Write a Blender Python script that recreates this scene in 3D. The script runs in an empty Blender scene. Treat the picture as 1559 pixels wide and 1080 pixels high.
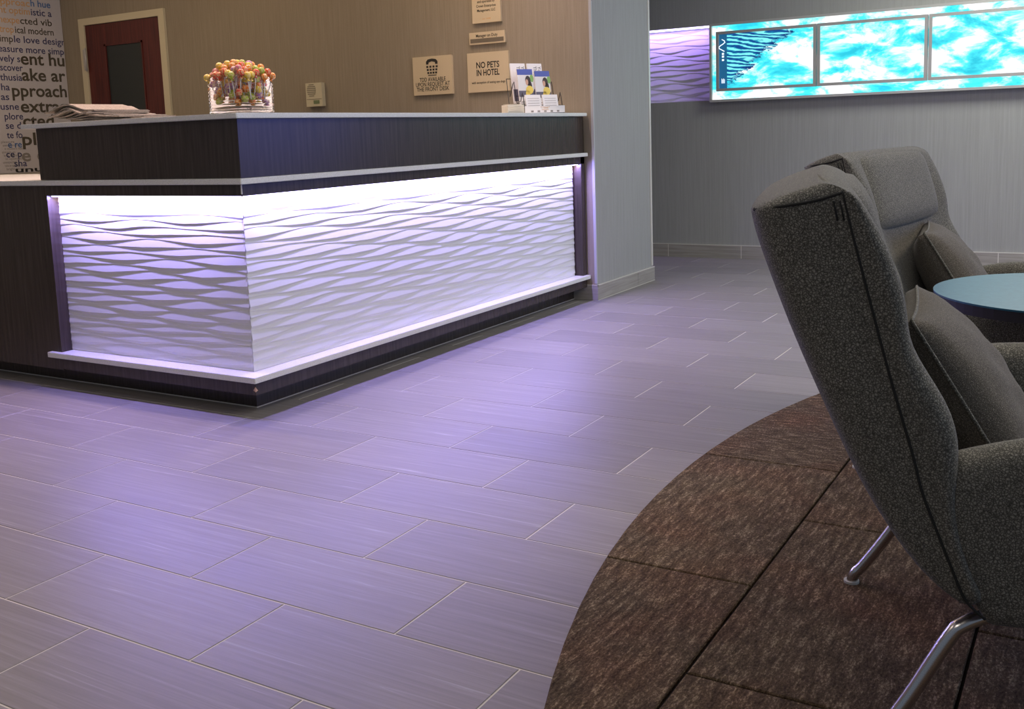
import bpy, bmesh, math, random
from mathutils import Vector, Matrix
random.seed(7)
S = bpy.context.scene
COL = S.collection
PI = math.pi

# ------------------------------------------------------------------ camera
cam = bpy.data.cameras.new('camera'); co = bpy.data.objects.new('camera', cam); COL.objects.link(co)
yw, pt, rl = -0.537917863, 0.136411243, 0.0343803278
fw = Vector((math.sin(yw)*math.cos(pt), math.cos(yw)*math.cos(pt), -math.sin(pt)))
rt = Vector((math.cos(yw), -math.sin(yw), 0)); dn = fw.cross(rt)
r2 = rt*math.cos(rl) + dn*math.sin(rl); d2 = dn*math.cos(rl) - rt*math.sin(rl)
m = Matrix((r2, -d2, -fw)).transposed().to_4x4()
m.translation = (2.77107, -2.71632, 1.0)
co.matrix_world = m
cam.sensor_width = 36; cam.lens = 1539.958/1559*36
cam.shift_y = -(540-415.559)/1559
cam.clip_start = 0.05
S.camera = co

# ------------------------------------------------------------------ world, exposure
w = bpy.data.worlds.new('world'); S.world = w; w.use_nodes = True
w.node_tree.nodes['Background'].inputs[0].default_value = (0.62, 0.74, 0.95, 1)
w.node_tree.nodes['Background'].inputs[1].default_value = 0.22
S.view_settings.view_transform = 'Standard'; S.view_settings.look = 'None'
S.view_settings.gamma = 1; S.view_settings.use_curve_mapping = False
S.view_settings.exposure = 0.0

def area(name, loc, target, sx, sy, power, color, spread=180):
    l = bpy.data.lights.new(name, 'AREA'); l.shape = 'RECTANGLE'; l.size = sx; l.size_y = sy
    l.energy = power; l.color = color; l.spread = math.radians(spread)
    o = bpy.data.objects.new(name, l); COL.objects.link(o); o.location = loc
    d = Vector(target)-Vector(loc)
    o.rotation_euler = d.to_track_quat('-Z', 'Y').to_euler()
    return o
def down(name, x, y, z, sx, sy, power, color, spread=180):
    l = bpy.data.lights.new(name, 'AREA'); l.shape = 'RECTANGLE'; l.size = sx; l.size_y = sy
    l.energy = power; l.color = color; l.spread = math.radians(spread)
    o = bpy.data.objects.new(name, l); COL.objects.link(o); o.location = (x, y, z)
    return o
CZ = 2.74
# added area lights at the lobby ceiling, all out of view
down('added_lobby_light', 2.2, -0.6, CZ, 1.2, 1.2, 22, (1, .93, .82))
down('added_lobby_light', 4.3, 0.6, CZ, 1.2, 1.2, 58, (1, .86, .68))
down('added_lobby_light', -0.8, -2.6, CZ, 1.2, 1.2, 14, (1, .86, .72))
down('added_lobby_light', 2.0, -3.6, CZ, 1.2, 1.2, 17, (1, .90, .80))
down('added_lobby_light', 2.5, 3.5, CZ, .9, .9, 60, (.96, 1, .92))
# assumed slim linear lights above the edges of the desk, out of view
down('assumed_linear_light', -0.03, 1.3, CZ, .05, 2.3, 18, (1, .80, .88), 110)
down('assumed_linear_light', -1.1, 0.03, CZ, 2.1, .05, 19, (1, .70, .62), 110)
# assumed warm lights over the staff area behind the desk, themselves unseen
down('assumed_office_light', -0.5, 1.9, CZ, .4, .4, 11, (1, .72, .42))
down('assumed_office_light', -2.4, 1.5, CZ, .6, .6, 9, (1, .72, .40))
down('assumed_office_light', -3.6, 0.9, CZ, .6, .6, 15, (1, .76, .52))
# assumed bluish daylight from the lobby's right side: unseen area light, no windows built
area('assumed_daylight', (6.6, 0.6, 1.6), (0, 1.6, 1.0), 4.0, 2.0, 52, (.50, .70, 1))
area('blue_sheen_fill', (4.7, 4.62, 1.45), (4.2, 0, .9), 2.2, 1.5, 34, (.16, .22, 1))  # added unseen blue light that gives the desk laminate its navy sheen
# led strips of the desk niche and the wall niche
def ledlight(name, loc, rot, sx, sy, p, c):
    l = bpy.data.lights.new(name, 'AREA'); l.shape = 'RECTANGLE'; l.size = sx; l.size_y = sy
    l.energy = p; l.color = c
    o = bpy.data.objects.new(name, l); COL.objects.link(o); o.location = loc; o.rotation_euler = rot
    return o
ledlight('led_glow_long', (0.070, 1.27, .803), (0, math.radians(-32), 0), .012, 2.66, 27, (.27, .24, 1))
ledlight('led_glow_short', (-0.48, -0.070, .803), (math.radians(-32), 0, 0), 1.05, .012, 13, (.25, .22, 1))
ledlight('led_core_long', (0.066, 1.27, .803), (0, math.radians(12), 0), .012, 2.66, 4.8, (1, .70, .80))
ledlight('led_core_short', (-0.48, -0.066, .803), (math.radians(12), 0, 0), 1.05, .012, 2.4, (1, .72, .78))
ledlight('led_wall_niche', (-0.6, 4.775, 1.745), (math.radians(-5), 0, 0), 1.4, .012, 8, (.26, .18, 1))
ledlight('led_wall_core', (-0.6, 4.775, 1.745), (math.radians(-5), 0, 0), 1.4, .012, 1.6, (1, .5, .7))

# ------------------------------------------------------------------ helpers
def link(name, me, parent=None):
    o = bpy.data.objects.new(name, me); COL.objects.link(o)
    if parent: o.parent = parent
    return o
def obj(name, bm, mats, parent=None, smooth=False, bevel=0):
    if bevel:
        bmesh.ops.bevel(bm, geom=[e for e in bm.edges if len(e.link_faces) == 2 and e.calc_face_angle(0) > .5],
                        offset=bevel, segments=2, affect='EDGES')
    me = bpy.data.meshes.new(name); bm.to_mesh(me); bm.free()
    for mm in (mats if isinstance(mats, (list, tuple)) else [mats]): me.materials.append(mm)
    if smooth:
        for p in me.polygons: p.use_smooth = True
    return link(name, me, parent)
def tag(o, label=None, cat=None, group=None, kind=None):
    for k, v in (('label', label), ('category', cat), ('group', group), ('kind', kind)):
        if v: o[k] = v
    return o
def empty(name, loc=(0, 0, 0), rz=0, **k):
    o = bpy.data.objects.new(name, None); COL.objects.link(o); o.location = loc; o.rotation_euler = (0, 0, rz)
    o.empty_display_size = .05
    return tag(o, **k)
def box(bm, x0, x1, y0, y1, z0, z1, mi=0):
    v = [bm.verts.new((x, y, z)) for x in (x0, x1) for y in (y0, y1) for z in (z0, z1)]
    for f in ((0, 1, 3, 2), (4, 6, 7, 5), (0, 4, 5, 1), (2, 3, 7, 6), (0, 2, 6, 4), (1, 5, 7, 3)):
        bm.faces.new([v[i] for i in f]).material_index = mi
def B(*boxes):
    bm = bmesh.new()
    for b in boxes: box(bm, *b)
    return bm
def prism(pts, z0, z1):
    bm = bmesh.new()
    a = [bm.verts.new((x, y, z0)) for x, y in pts]; b = [bm.verts.new((x, y, z1)) for x, y in pts]
    n = len(pts)
    bm.faces.new(a[::-1]); bm.faces.new(b)
    for i in range(n): bm.faces.new((a[i], a[(i+1) % n], b[(i+1) % n], b[i]))
    bmesh.ops.recalc_face_normals(bm, faces=bm.faces)
    return bm
def tube(bm, pts, r, n=10, closed=False, cap=True, mi=0):
    P = [Vector(p) for p in pts]; rings = []
    up = None
    for i, p in enumerate(P):
        if closed: t = (P[(i+1) % len(P)]-P[i-1]).normalized()
        else: t = (P[min(i+1, len(P)-1)]-P[max(i-1, 0)]).normalized()
        if up is None: up = t.orthogonal().normalized()
        up = (up - t*up.dot(t)).normalized(); sd = t.cross(up)
        rr = r[i] if isinstance(r, (list, tuple)) else r
        rings.append([bm.verts.new(p+(up*math.cos(2*PI*k/n)+sd*math.sin(2*PI*k/n))*rr) for k in range(n)])
    m_ = len(rings)
    for i in range(m_ if closed else m_-1):
        a, b = rings[i], rings[(i+1) % m_]
        for k in range(n):
            f = bm.faces.new((a[k], a[(k+1) % n], b[(k+1) % n], b[k])); f.smooth = True; f.material_index = mi
    if cap and not closed:
        bm.faces.new(rings[0][::-1]).material_index = mi; bm.faces.new(rings[-1]).material_index = mi
def spline(pts, sub=6):
    P = [Vector(p) for p in pts]; out = []
    for i in range(len(P)-1):
        p0, p1, p2, p3 = P[max(i-1, 0)], P[i], P[i+1], P[min(i+2, len(P)-1)]
        for k in range(sub):
            t = k/sub
            out.append(.5*((2*p1)+(p2-p0)*t+(2*p0-5*p1+4*p2-p3)*t*t+(3*p1-p0-3*p2+p3)*t**3))
    out.append(P[-1]); return out
def disc(bm, c, r, z0, z1, n=32, mi=0):
    a = [bm.verts.new((c[0]+r*math.cos(2*PI*k/n), c[1]+r*math.sin(2*PI*k/n), z0)) for k in range(n)]
    b = [bm.verts.new((v.co.x, v.co.y, z1)) for v in a]
    bm.faces.new(a[::-1]).material_index = mi; bm.faces.new(b).material_index = mi
    for k in range(n): bm.faces.new((a[k], a[(k+1) % n], b[(k+1) % n], b[k])).material_index = mi

# ------------------------------------------------------------------ materials
def mat(name, color=(.5, .5, .5), rough=.5, metal=0, emit=None, es=1, spec=None):
    mm = bpy.data.materials.new(name); mm.use_nodes = True
    b = mm.node_tree.nodes['Principled BSDF']
    b.inputs['Base Color'].default_value = (*color, 1); b.inputs['Roughness'].default_value = rough
    b.inputs['Metallic'].default_value = metal
    if spec is not None: b.inputs['Specular IOR Level'].default_value = spec
    if emit: b.inputs['Emission Color'].default_value = (*emit, 1); b.inputs['Emission Strength'].default_value = es
    return mm
class N:
    def __init__(s, mm): s.t = mm.node_tree; s.b = s.t.nodes['Principled BSDF']
    def n(s, ty, **k):
        x = s.t.nodes.new(ty)
        for a, v in k.items():
            if a.startswith('i_'):
                key = a[2:]; x.inputs[int(key) if key.isdigit() else key.replace('_', ' ')].default_value = v
            else: setattr(x, a, v)
        return x
    def l(s, a, b): s.t.links.new(a, b)
    def coord(s, scale=(1, 1, 1), out='Object', rot=(0, 0, 0)):
        c = s.n('ShaderNodeTexCoord'); mp = s.n('ShaderNodeMapping')
        mp.inputs['Scale'].default_value = scale; mp.inputs['Rotation'].default_value = rot
        s.l(c.outputs[out], mp.inputs['Vector']); return mp.outputs[0]
    def noise(s, vec, scale=5, detail=3, rough=.5, dist=0):
        x = s.n('ShaderNodeTexNoise'); x.inputs['Scale'].default_value = scale; x.inputs['Detail'].default_value = detail
        x.inputs['Roughness'].default_value = rough; x.inputs['Distortion'].default_value = dist
        s.l(vec, x.inputs['Vector']); return x.outputs['Fac']
    def ramp(s, fac, stops, mode='LINEAR'):
        r = s.n('ShaderNodeValToRGB'); r.color_ramp.interpolation = mode
        e = r.color_ramp.elements
        while len(e) < len(stops): e.new(.5)
        for i, (p, c) in enumerate(stops): e[i].position = p; e[i].color = (*c, 1) if len(c) == 3 else c
        s.l(fac, r.inputs[0]); return r.outputs[0]
    def mix(s, fac, a, b, mode='MIX'):
        x = s.n('ShaderNodeMix', data_type='RGBA', blend_type=mode)
        if hasattr(fac, 'is_output'): s.l(fac, x.inputs[0])
        else: x.inputs[0].default_value = fac
        for v, i in ((a, 6), (b, 7)):
            if hasattr(v, 'is_output'): s.l(v, x.inputs[i])
            else: x.inputs[i].default_value = (*v, 1)
        return x.outputs[2]
    def math(s, op, a, b=0):
        x = s.n('ShaderNodeMath', operation=op)
        for v, i in ((a, 0), (b, 1)):
            if hasattr(v, 'is_output'): s.l(v, x.inputs[i])
            else: x.inputs[i].default_value = v
        return x.outputs[0]
    def bump(s, h, strength=.3, dist=.002):
        x = s.n('ShaderNodeBump'); x.inputs['Strength'].default_value = strength; x.inputs['Distance'].default_value = dist
        s.l(h, x.inputs['Height']); s.l(x.outputs[0], s.b.inputs['Normal'])
    def color(s, c): s.l(c, s.b.inputs['Base Color'])

def g(*c): return tuple(x/255 if x > 1 else x for x in c)
# tile floor: fine streaks along X, tone per tile
M_tile = mat('tile_taupe', rough=.33); n = N(M_tile)
oi = n.n('ShaderNodeObjectInfo')
gp = n.n('ShaderNodeNewGeometry')
mp = n.n('ShaderNodeMapping'); mp.inputs['Scale'].default_value = (1.1, 42, 1)
n.l(gp.outputs['Position'], mp.inputs[0])
av = n.n('ShaderNodeVectorMath', operation='ADD'); cb = n.n('ShaderNodeCombineXYZ')
rm = n.math('MULTIPLY', oi.outputs['Random'], 37.0); n.l(rm, cb.inputs[0]); n.l(rm, cb.inputs[1])
n.l(mp.outputs[0], av.inputs[0]); n.l(cb.outputs[0], av.inputs[1])
f1 = n.noise(av.outputs[0], 2.0, 7, .66, .8)
c1 = n.ramp(f1, [(.28, (.165, .150, .142)), (.5, (.208, .190, .182)), (.62, (.236, .218, .210)), (.70, (.33, .31, .30)), ])
tone = n.math('ADD', n.math('MULTIPLY', oi.outputs['Random'], .16), .92)
cb2 = n.n('ShaderNodeCombineXYZ')
for i in range(3): n.l(tone, cb2.inputs[i])
n.color(n.mix(1, c1, cb2.outputs[0], 'MULTIPLY'))
n.l(n.math('ADD', n.math('MULTIPLY', f1, .14), .37), n.b.inputs['Roughness']); n.b.inputs['Specular IOR Level'].default_value = .36
n.bump(f1, .12, .001)
M_grout = mat('grout_pale', (.60, .56, .50), .8)
M_basetile = mat('tile_skirting', (.33, .30, .27), .4); n = N(M_basetile)
f1 = n.noise(n.coord((1.5, 1.5, 30)), 3, 4); n.color(n.ramp(f1, [(.3, (.27, .245, .22)), (.7, (.38, .35, .315))]))
M_trimline = mat('pale_metal_edge', (.68, .64, .58), .4, .2)
# woven wallcovering
def wallcover(name, a, b):
    mm = mat(name, a, .75, spec=.25); n = N(mm)
    v = n.coord((90, 90, 2.2), 'Object')
    f = n.noise(v, 1.4, 4, .6); f2 = n.noise(n.coord((220, 220, 160)), 1.2, 2)
    f3 = n.math('ADD', n.math('MULTIPLY', f, .75), n.math('MULTIPLY', f2, .25))
    n.color(n.ramp(f3, [(.3, a), (.7, b)])); n.bump(f3, .12, .001)
    return mm
M_wall = wallcover('wallcover_taupe', (.255, .210, .150), (.335, .285, .215))
M_wallgrey = wallcover('wallcover_grey', (.29, .285, .27), (.355, .35, .335))
M_plain = mat('paint_beige', (.55, .48, .38), .7)
M_ceiling = mat('ceiling_white', (.7, .7, .7), .8)
# dark laminate
M_lam = mat('laminate_dark', rough=.34); n = N(M_lam)
f = n.noise(n.coord((38, 38, 1.6)), 2, 4, .6)
n.color(n.ramp(f, [(.3, (.032, .023, .019)), (.52, (.047, .035, .029)), (.72, (.066, .050, .041))]))
n.b.inputs['Roughness'].default_value = .27
# pale quartz
M_quartz = mat('quartz_pale', rough=.35); n = N(M_quartz)
f = n.noise(n.coord(), 420, 2, .7)
n.color(n.ramp(f, [(.36, (.55, .53, .48)), (.5, (.76, .75, .70)), (.66, (.86, .85, .80))]))
M_wave = mat('wave_panel_white', (.71, .70, .69), .42)
M_led = mat('led_strip', (1, 1, 1), .5, emit=(.62, .55, 1), es=6)
M_chip = mat('raw_chipboard', (.62, .38, .25), .9)
M_silver = mat('aluminium_frame', (.50, .485, .46), .4, .25)
M_steel = mat('brushed_steel', (.55, .53, .52), .24, 1)
M_mah = mat('mahogany', (.085, .014, .010), .35); n = N(M_mah)
f = n.noise(n.coord((30, 30, 1.5)), 2, 4); n.color(n.ramp(f, [(.3, (.055, .008, .007)), (.7, (.12, .022, .015))]))
M_doorframe = mat('door_frame_cream', (.62, .55, .38), .5)
M_doorglass = mat('door_glass_dark', (.022, .028, .028), .35)
M_mural = mat('mural_white', (.58, .54, .54), .55)
M_txnavy = mat('print_navy', (.055, .055, .14), .6)
M_txblue = mat('print_blue', (.06, .16, .38), .6)
M_txgold = mat('print_gold', (.66, .38, .16), .6)
M_txolive = mat('print_olive', (.085, .070, .045), .6)
M_txgrey = mat('print_grey', (.26, .23, .20), .6)
M_txblack = mat('print_black', (.02, .018, .015), .6)
M_plate = mat('sign_plate_tan', (.60, .49, .32), .45)
M_plateedge = mat('sign_edge_dark', (.16, .13, .09), .5)
# chair fabric: pebbled boucle
def fabric(name, dark, light, scale, bs=.6):
    mm = mat(name, dark, .9, spec=.2); n = N(mm)
    vo = n.n('ShaderNodeTexVoronoi', feature='DISTANCE_TO_EDGE'); vo.inputs['Scale'].default_value = scale
    v = n.coord(); nz = n.n('ShaderNodeTexNoise'); nz.inputs['Scale'].default_value = scale*.8
    n.l(v, nz.inputs['Vector'])
    mx = n.n('ShaderNodeVectorMath', operation='MULTIPLY_ADD')
    n.l(nz.outputs['Color'], mx.inputs[0]); mx.inputs[1].default_value = (.006,)*3; n.l(v, mx.inputs[2])
    n.l(mx.outputs[0], vo.inputs['Vector'])
    fz = n.noise(v, scale*3, 2)
    c = n.ramp(vo.outputs['Distance'], [(0, dark), (.16, tuple((a+b)/2 for a, b in zip(dark, light))), (.42, light)])
    n.color(n.mix(n.math('MULTIPLY', fz, .5), c, dark)); 
    n.bump(vo.outputs['Distance'], bs, .004)
    n.b.inputs['Sheen Weight'].default_value = .12; n.b.inputs['Sheen Roughness'].default_value = .5
    return mm
M_fab = fabric('boucle_charcoal', (.036, .034, .029), (.32, .305, .26), 250, .35)
M_fabrib = fabric('weave_brown_grey', (.045, .038, .030), (.22, .195, .16), 330, .35)
M_piping = mat('piping_dark', (.012, .012, .011), .9)
# rug
def rugmat(name, sc, rot=0):
    mm = mat(name, (.05, .03, .02), .95, spec=.1); n = N(mm)
    v = n.coord(sc)
    st = n.noise(v, 3, 3, .6); fi = n.noise(n.coord((1, .45, 1)), 260, 3, .8); bl = n.noise(n.coord(), 4, 3)
    h = n.math('ADD', n.math('MULTIPLY', st, .42), n.math('MULTIPLY', fi, .58))
    c = n.ramp(h, [(.32, (.030, .019, .011)), (.46, (.088, .062, .038)), (.54, (.145, .103, .064)), (.66, (.42, .33, .21))])
    red = n.ramp(bl, [(.45, (0, 0, 0)), (.75, (1, 1, 1))])
    n.color(n.mix(n.math('MULTIPLY', red, .45), c, n.mix(1, c, (1.35, .85, .75), 'MULTIPLY')))
    n.bump(h, 1, .012)
    return mm
M_rugy = rugmat('carpet_brown_ribbed_long', (26, 4, 1)); M_rugx = rugmat('carpet_brown_ribbed_cross', (6, 26, 1))
M_rugbase = mat('carpet_backing', (.012, .008, .006), 1)
M_table = mat('table_blue_reflection', rough=.38, spec=.28); n = N(M_table)  # blue of the video display's reflection is put into the base colour
f = n.noise(n.coord(), 60, 4, .7); n.color(n.ramp(f, [(.3, (.012, .075, .135)), (.7, (.026, .115, .19))]))
M_tableedge = mat('table_edge_dark', (.010, .008, .014), .7)
# glass (vase)
M_glass = mat('clear_glass', (1, 1, 1), .03); M_glass.node_tree.nodes['Principled BSDF'].inputs['Transmission Weight'].default_value = 1
M_glass.node_tree.nodes['Principled BSDF'].inputs['IOR'].default_value = 1.16
M_paper = mat('newsprint', rough=.8); n = N(M_paper)
f = n.noise(n.coord((14, 90, 90)), 3, 3); n.color(n.ramp(f, [(.42, (.36, .31, .25)), (.5, (.20, .17, .14)), (.58, (.38, .33, .27))]))
M_cream = mat('card_cream', (.80, .74, .60), .6)
M_white = mat('card_white', (.80, .77, .74), .5)

# ------------------------------------------------------------------ setting: walls, ceiling
def struct(name, bm, mm, bevel=0): return tag(obj(name, bm, mm, bevel=bevel), kind='structure')
LX = -4.59; BY = 2.66; PX = .149; PY = 3.51; FY = 4.75
back = struct('wall_back', B((LX-.2, PX-.004, BY, PY, 0, CZ+.06)), M_wall)
struct('wall_pillar', B((PX-.004, PX, BY, PY, 0, CZ+.06)), M_wallgrey)
struct('wall_left', B((LX-.2, LX, -5, BY, 0, CZ+.06)), M_plain)
ZN0, ZN1 = 1.2, 1.757
struct('wall_far', B((-4.8, 6.8, FY, FY+.25, 0, ZN0), (-4.8, 6.8, FY, FY+.25, ZN1, CZ+.06),
                     (PX-.01, 6.8, FY, FY+.25, ZN0, ZN1), (-4.8, -1.4, FY, FY+.25, ZN0, ZN1), (-1.4, PX-.01, FY+.12, FY+.25, ZN0, ZN1)), M_wallgrey)
struct('ceiling', B((-4.8, 6.8, -5, FY+.25, CZ+.01, CZ+.06)), M_ceiling)
# corner guards
struct('trim_1', B((PX-.012, PX+.004, BY-.003, BY+.010, .1, CZ)), mat('corner_guard_grey', (.42, .42, .42), .5))
struct('trim_2', B((PX-.030, PX+.004, PY-.022, PY+.004, .1, CZ)), M_trimline)
# skirtings made of tile pieces
def skirting(name, runs, h):
    root = empty(name, kind='structure')
    for (x0, x1, y0, y1) in runs:
        obj('skirting_tile', B((x0, x1, y0, y1, .0, h-.004)), M_basetile, root)
    return root
b = .012
bb = skirting('baseboard_back', [(0.0, PX+b, BY-b, BY-.0005)], .092)
obj('metal_edge', B((0.0, PX+b+.001, BY-b-.001, BY-.0005, .088, .092)), M_trimline, bb)
bp = skirting('baseboard_right', [(PX+.0005, PX+b, BY-b+.0125, BY+.583), (PX+.0005, PX+b, BY+.586, PY+.01)], .092)
obj('metal_edge', B((PX+.0005, PX+b+.001, BY-b, PY+.012, .088, .092)), M_trimline, bp)
obj('metal_edge', B((PX+b, PX+b+.002, BY-b, PY+.012, .0, .003)), M_trimline, bp)
xs = [-.231+.59*i for i in range(-4, 8)]
bf = skirting('baseboard_far', [(x+.003, x+.587, FY-b, FY-.0005) for x in xs], .10)
obj('metal_edge', B((xs[0], xs[-1]+.59, FY-b-.001, FY-.0005, .096, .101)), M_trimline, bf)
obj('joint', B(*[(x-.003, x+.003, FY-b+.001, FY-.0005, 0, .096) for x in xs]), M_trimline, bf)

# ------------------------------------------------------------------ floor
fl = struct('floor', B((-4.8, 6.8, -5, FY+.25, -.06, -.0012)), M_grout)
RC = (5.339, -.024); RR = 3.612
TW, TH, GR = .594, .2695, .0035
tmesh = None; rest = bmesh.new(); cnt = 0
def tile_mesh(x0, x1):
    bm = B((x0+GR/2, x1-GR/2, -TH/2+GR/2, TH/2-GR/2, -.004, 0))
    bmesh.ops.bevel(bm, geom=[e for e in bm.edges if all(v.co.z > -.001 for v in e.verts)], offset=.0012, segments=1, affect='EDGES')
    me = bpy.data.meshes.new('tile'); bm.to_mesh(me); bm.free(); me.materials.append(M_tile); return me
TM = tile_mesh(-TW/2, TW/2)
for k in range(-13, 24):
    y0 = -1.455+TH*k; off = .297 if k % 2 else 0
    for i in range(-10, 9):
        x0 = 1.252+TW*i+off; cx, cy = x0+TW/2, y0+TH/2
        if cx < LX+.2 or cx > 6.4 or cy > FY+.05 or cy < -4.7: continue
        sees = True; inner = cx < -.45 and .45 < cy < 3.2
        if cx < PX-.35 and BY < cy < PY: continue
        rug = math.hypot(cx-RC[0], cy-RC[1]) < RR-.42
        near = not inner and -2.3 < cx < 2.6 and -2.45 < cy and sees and cx < 2.77-.0*cy and (cx > -1.9) and not (cy > 3.4 and cx < -.9) and not (cy < -1.0 and cx < (-1.0 if cy > -1.6 else .0))
        if rug: 
            continue
        if near and cnt < 299:
            o = link('tile', TM, fl); o.location = (cx, cy, 0); cnt += 1
        elif sees:
            box(rest, x0+GR/2, x0+TW-GR/2, y0+GR/2, y0+TH-GR/2, -.004, 0)
tag(obj('distant_tile', rest, M_tile, fl), kind='stuff')

# ------------------------------------------------------------------ rug of carpet planks
def clip_circle(poly, c, r, n=160):
    for i in range(n):
        a = 2*PI*i/n; nx, ny = math.cos(a), math.sin(a); d = nx*c[0]+ny*c[1]+r
        out = []
        for j in range(len(poly)):
            p, q = poly[j], poly[(j+1) % len(poly)]
            dp, dq = nx*p[0]+ny*p[1]-d, nx*q[0]+ny*q[1]-d
            if dp <= 0: out.append(p)
            if dp*dq < 0:
                t = dp/(dp-dq); out.append((p[0]+(q[0]-p[0])*t, p[1]+(q[1]-p[1])*t))
        poly = out
        if len(poly) < 3: return None
    return poly
rug = empty('round_rug', (RC[0], RC[1], 0), label='large round dark brown rug of seamed carpet planks under the two chairs', cat='rug')
bm = bmesh.new(); disc(bm, (0, 0), RR-.006, .0005, .004, 160)
obj('backing', bm, M_rugbase, rug)
RW, RL, RG = .445, .8155, .006
for i in range(-1, 10):
    x0 = 2.133-RW+RW*i-RW*0
    offy = .138 if (i % 2 == 0) else -.262
    for j in range(-5, 5):
        y0 = offy+RL*j
        # columns of planks, alternate columns shifted by half a plank
        p = clip_circle([(x0+RG/2, y0+RG/2), (x0+RW-RG/2, y0+RG/2), (x0+RW-RG/2, y0+RL-RG/2), (x0+RG/2, y0+RL-RG/2)], RC, RR)
        if not p: continue
        p = [(x-RC[0], y-RC[1]) for x, y in p]
        q = [p[0]]
        for s in p[1:]:
            if math.hypot(s[0]-q[-1][0], s[1]-q[-1][1]) > .004: q.append(s)
        if len(q) < 3: continue
        bm = prism(q, .002, .013)
        bmesh.ops.bevel(bm, geom=[e for e in bm.edges if all(v.co.z > .012 for v in e.verts)], offset=.0025, segments=1, affect='EDGES')
        obj('carpet_plank', bm, M_rugx if (i*3+j) % 4 == 0 and i < 2 else M_rugy, rug)

# ------------------------------------------------------------------ door in the back wall
d1 = empty('door_1', (0, 0, 0), kind='structure')
DX0, DX1, DZ = -4.362, -3.374, 2.019
obj('door_frame', B((DX0, DX0+.062, BY-.02, BY+.01, 0, DZ), (DX1-.062, DX1, BY-.02, BY+.01, 0, DZ), (DX0+.062, DX1-.062, BY-.02, BY+.01, DZ-.052, DZ)), M_doorframe, d1, bevel=.002)
gx0, gx1, gz1 = -4.085, -3.645, 1.805
obj('door_slab', B((DX0+.065, gx0, BY-.008, BY+.03, 0, DZ-.055), (gx1, DX1-.065, BY-.008, BY+.03, 0, DZ-.055), (gx0, gx1, BY-.008, BY+.03, gz1, DZ-.055), (gx0, gx1, BY-.008, BY+.03, 0, .9)), M_mah, d1)
obj('glazing_bead', B((gx0, gx0+.02, BY-.014, BY, .9, gz1), (gx1-.012, gx1, BY-.014, BY, .9, gz1), (gx0, gx1, BY-.014, BY, gz1-.014, gz1)), M_mah, d1)
obj('pane', B((gx0+.02, gx1-.012, BY-.004, BY+.004, .9, gz1-.014)), M_doorglass, d1)
bm = B((DX0+.03, DX0+.066, BY-.024, BY-.019, 1.62, 1.78)); tube(bm, [(DX0+.064, BY-.026, 1.61), (DX0+.064, BY-.026, 1.79)], .007)
obj('hinge', bm, M_silver, d1)

# ------------------------------------------------------------------ text helper
def text_mesh(s, bold=0):
    c = bpy.data.curves.new('text', 'FONT'); c.body = s; c.size = 1; c.offset = bold; c.resolution_u = 3
    o = bpy.data.objects.new('text', c); COL.objects.link(o)
    bpy.context.view_layer.update()
    dg = bpy.context.evaluated_depsgraph_get()
    me = bpy.data.meshes.new_from_object(o.evaluated_get(dg))
    bpy.data.objects.remove(o); bpy.data.curves.remove(c)
    return me
def text(s, origin, ux, uy, width, height, mm, parent, name='lettering', bold=.012, center=False, depth=.0):
    """ux, uy: unit vectors of reading direction and up; height = font size; the line is fitted to width"""
    me = text_mesh(s, bold)
    xs_ = [v.co.x for v in me.vertices]; x0, x1 = min(xs_), max(xs_)
    sx = width/(x1-x0) if width else height
    ux, uy = Vector(ux), Vector(uy); o3 = Vector(origin)
    nx = ux.cross(uy)
    for v in me.vertices:
        x = (v.co.x-x0)*sx - ((x1-x0)*sx/2 if center else 0); y = v.co.y*height
        v.co = o3+ux*x+uy*y+nx*depth
    me.materials.clear(); me.materials.append(mm)
    for p in me.polygons: p.material_index = 0
    me.name = name
    return link(name, me, parent)

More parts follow.
